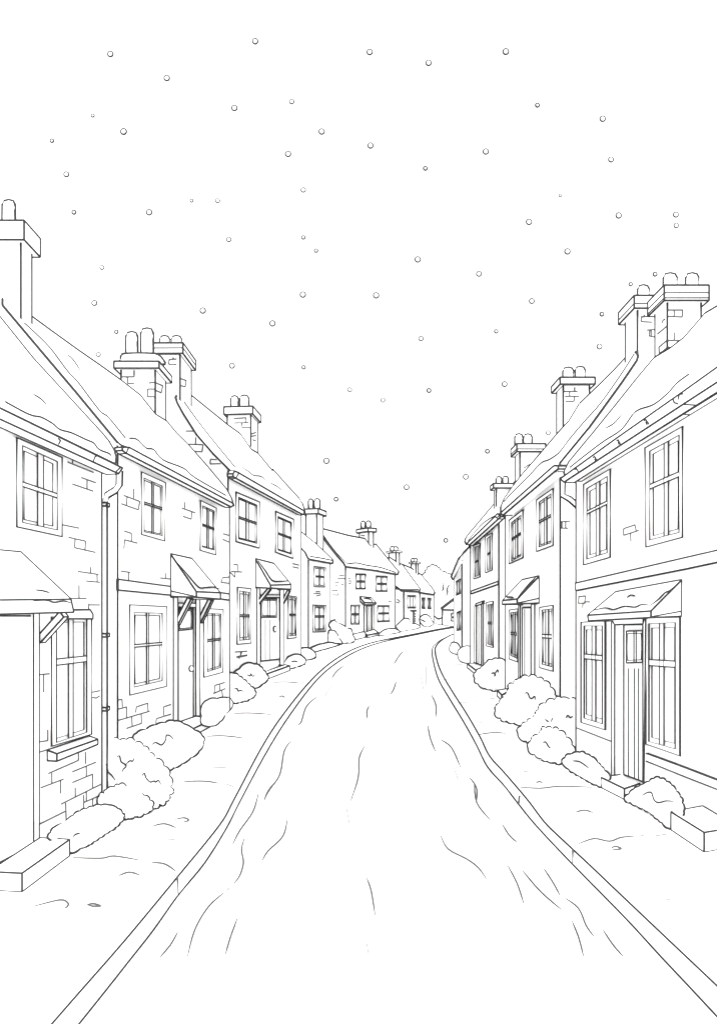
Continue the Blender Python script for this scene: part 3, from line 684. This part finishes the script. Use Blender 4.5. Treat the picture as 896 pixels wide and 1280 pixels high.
sheet('road', [bli] + li + [V((200, 158, 0)), V((200, 101, 0))] + ri[::-1] + [bri], Zr,
      [e1(s_) for s_ in ('625,25 610,75 575,125 556,162', '665,0 650,20 640,45', '702,95 690,140 650,180 635,205', '588,143 580,175 585,210 575,245 560,265', '548,278 541,284', '532,291 490,330 455,390 436,460',
                         '410,395 390,430 362,463', '569,358 550,410 537,455', '887,0 872,45', '860,65 868,110')] +
      [e2(s_) for s_ in ('230,133 250,170 300,197 330,220 350,248', '318,0 325,50 360,95', '391,105 410,135 429,152', '405,212 430,260 447,312', '443,225 490,280 545,328', '499,220 525,260 541,290',
                         '555,298 590,325 610,370 630,398', '573,358 590,400 603,450', '653,380 680,420 706,450', '38,245 50,280 60,343', '38,415 43,445')] +
      [e3(s_) for s_ in ('325,377 303,410 290,480 260,525 242,557', '402,245 370,275 355,320 345,331', '446,211 424,246', '483,151 460,170 447,190', '553,115 510,144', '600,86 577,97', '663,107 648,125 635,147',
                         '747,76 718,96', '642,198 635,220 625,238', '560,272 553,290 555,312', '547,393 530,430 527,490 505,558', '727,128 727,137', '733,152 732,210', '717,185 724,222', '748,238 762,270 761,310',
                         '738,332 745,370 761,411', '777,375 810,400 837,459', '817,462 830,498', '863,488 885,520 886,560')])
sheet('ground', [V((-900, -60, 0)), V((900, -60, 0)), V((900, 1600, 0)), V((-900, 1600, 0))], -.3, [])
def kerb(outer, inner, bo, bi, ticks):
    a, b = [bo] + outer, [bi] + inner
    def res(l, n=90):
        d = [0]
        for p, q in zip(l, l[1:]): d.append(d[-1] + math.hypot(math.log(max(q.y, 1.5) / max(p.y, 1.5)), (q - p).length * .02))
        out = []; j = 0
        for i in range(n + 1):
            t_ = d[-1] * i / n
            while j < len(d) - 2 and d[j + 1] < t_: j += 1
            out.append(l[j].lerp(l[j + 1], (t_ - d[j]) / max(d[j + 1] - d[j], 1e-9)))
        return out
    A, B = res(a), res(b); mb = MB()
    for i in range(len(A) - 1):
        m0, m1 = A[i].lerp(B[i], .55), A[i + 1].lerp(B[i + 1], .55); m0.z = m1.z = -.012
        mb.face([A[i], A[i + 1], m1, m0]); mb.face([m0, m1, B[i + 1], B[i]])
    mb.ink([p + V((0, 0, .006)) for p in a], 1.75); mb.ink([p + V((0, 0, .006)) for p in b], 1.75)
    for (p, q) in ticks:
        P, Q = G(*p, 0), G(*q, Zr); m_ = P.lerp(Q, .55); m_.z = .012; P.z = .012; Q.z += .012; e_ = (P - Q) * .1; e_.z = 0
        mb.ink([P, m_ - e_, Q - e_], 1.7, m=2)
    o = mb.build('kerb', 'stone'); o['kind'] = 'structure'
kerb(lo, li, bl_, bli, [e1('409,250 410,298')])
kerb(ro, ri, br_, bri, [e2('437,35 434,55'), e2('574,175 575,210')])

# ------------------------------------------------------------------ falling snow
FL = '''138,67,7 319,51,7 208.5,97,7 293,134.5,7 364.5,126.5,6 116,144,4 154.5,164,7.5 65,175.5,4.5 402,164,7 360,192,7 83,217.5,6.5 379,237,6 239.5,250.5,4 272,250.5,5.5 92.5,265,5 186.5,265,7 286,299,6
379,296.5,4.5 395,313,4.5 462,64.5,7 535.5,78,7 632,64,7.5 671.5,131,5 753,148,7 463,181.5,7 607,189,7 531.5,210,5 763.5,199,6.5 700,244,3.5 661,277,7 773,269,7 844.5,268,6.5 845,281.5,6 709,314,7 522,324,7
598.5,342,6.5 378.5,368,7 470,369,7 253.5,388,7 340.5,404,7 664.5,376,6.5 620,414,4.5 526,423,6 290,457,6.5 379.5,459,4.5 437,487,5.5 478.5,500,5.5 536,488,5 630.5,480,6.5 408,576,7 420,624,5 508,609,6.5
582,596,6.5 609,564,5 685,541,5.5 127.5,334,5.5 118,378.5,6.5 145.5,414.5,4.5 123,443,5.5 788,355,4.5 818.5,342.5,5 752,392.5,5 749,433,6.5 557,675.5,5'''.split()
N = 16
def make_flake(rim):
    src = MB()
    for i in range(5):                       # a flattened clump of snow
        for j in range(N):
            a0, a1 = math.pi * (i / 5 - .5), math.pi * ((i + 1) / 5 - .5); b0, b1 = 2 * math.pi * j / N, 2 * math.pi * (j + 1) / N
            f = lambda a, b: V((math.cos(a) * math.cos(b) * .85, math.cos(a) * math.sin(b) * .4, math.sin(a) * .85))
            src.face([f(a0, b0), f(a0, b1), f(a1, b1), f(a1, b0)])
    for i in range(24):                      # its rim
        for j in range(6):
            def q(i, j):
                a, b = 2 * math.pi * i / 24, 2 * math.pi * j / 6; r = 1 + rim * math.cos(b)
                return V((r * math.cos(a), rim * math.sin(b), r * math.sin(a)))
            src.face([q(i, j), q(i + 1, j), q(i + 1, j + 1), q(i, j + 1)], 1)
    return src.build('snowflake', 'snow')
flakes = {'big': make_flake(.31), 'small': make_flake(.5)}
used = set()
for k, s_ in enumerate(FL):
    x, y, dm = map(float, s_.split(','))
    kind = 'small' if dm <= 5 else 'big'; o = flakes[kind]
    if kind in used: o = o.copy(); COL.objects.link(o)
    used.add(kind)
    Z = random.uniform(4.5, 10.5)
    o.location = at(x, y, Z); r = (dm - .6) / 2 / F_ * Z; o.scale = (r, r, r)
    near_roof = y > 340 and (x < 150 or x > 740)
    if dm <= 5: lab = 'tiny round snowflake falling near a rooftop at the side of the picture' if near_roof else 'tiny round snowflake hanging in the open white sky'
    elif near_roof: lab = 'larger round snowflake drifting close beside a house roof at the side of the picture'
    else: lab = 'larger round snowflake with a thin grey rim in the open white sky'
    tag(o, lab, 'snowflake', 'falling snowflakes' if not near_roof else 'falling snowflakes near the roofs')

# ------------------------------------------------------------------ light, camera
w = bpy.data.worlds.new('World'); S.world = w; w.use_nodes = True
nt = w.node_tree; bg = nt.nodes['Background']
sky = nt.nodes.new('ShaderNodeTexSky'); sky.sky_type = 'NISHITA'; sky.sun_disc = False
sky.sun_elevation = math.radians(50); sky.sun_rotation = math.radians(180); sky.dust_density = 4; sky.air_density = 1.0
hs = nt.nodes.new('ShaderNodeHueSaturation'); hs.inputs['Saturation'].default_value = .08
ga = nt.nodes.new('ShaderNodeGamma'); ga.inputs['Gamma'].default_value = .12      # thick even cloud: flattens the clear-sky gradient
nt.links.new(sky.outputs[0], hs.inputs['Color']); nt.links.new(hs.outputs[0], ga.inputs['Color']); nt.links.new(ga.outputs[0], bg.inputs['Color'])
bg.inputs['Strength'].default_value = .15
sl = bpy.data.lights.new('sun', 'SUN'); sl.energy = .5; sl.angle = math.radians(40); sl.color = (1, .99, .97)
so = bpy.data.objects.new('sun', sl); COL.objects.link(so); so.location = (0, -10, 30)
so.rotation_euler = (math.radians(40), 0, 0)
cd = bpy.data.cameras.new('camera'); co = bpy.data.objects.new('camera', cd); COL.objects.link(co)
co.location = CAM; co.rotation_euler = (math.pi / 2, 0, 0)
cd.sensor_fit = 'HORIZONTAL'; cd.sensor_width = 36; cd.lens = 36 * F_ / 896; cd.shift_y = (HY - 640) / 896
cd.clip_start = .05; cd.clip_end = 4000
S.camera = co
S.cycles.max_bounces = 12; S.cycles.diffuse_bounces = 8
S.view_settings.view_transform = 'Standard'; S.view_settings.look = 'None'
S.view_settings.exposure = 3.35; S.view_settings.gamma = 1
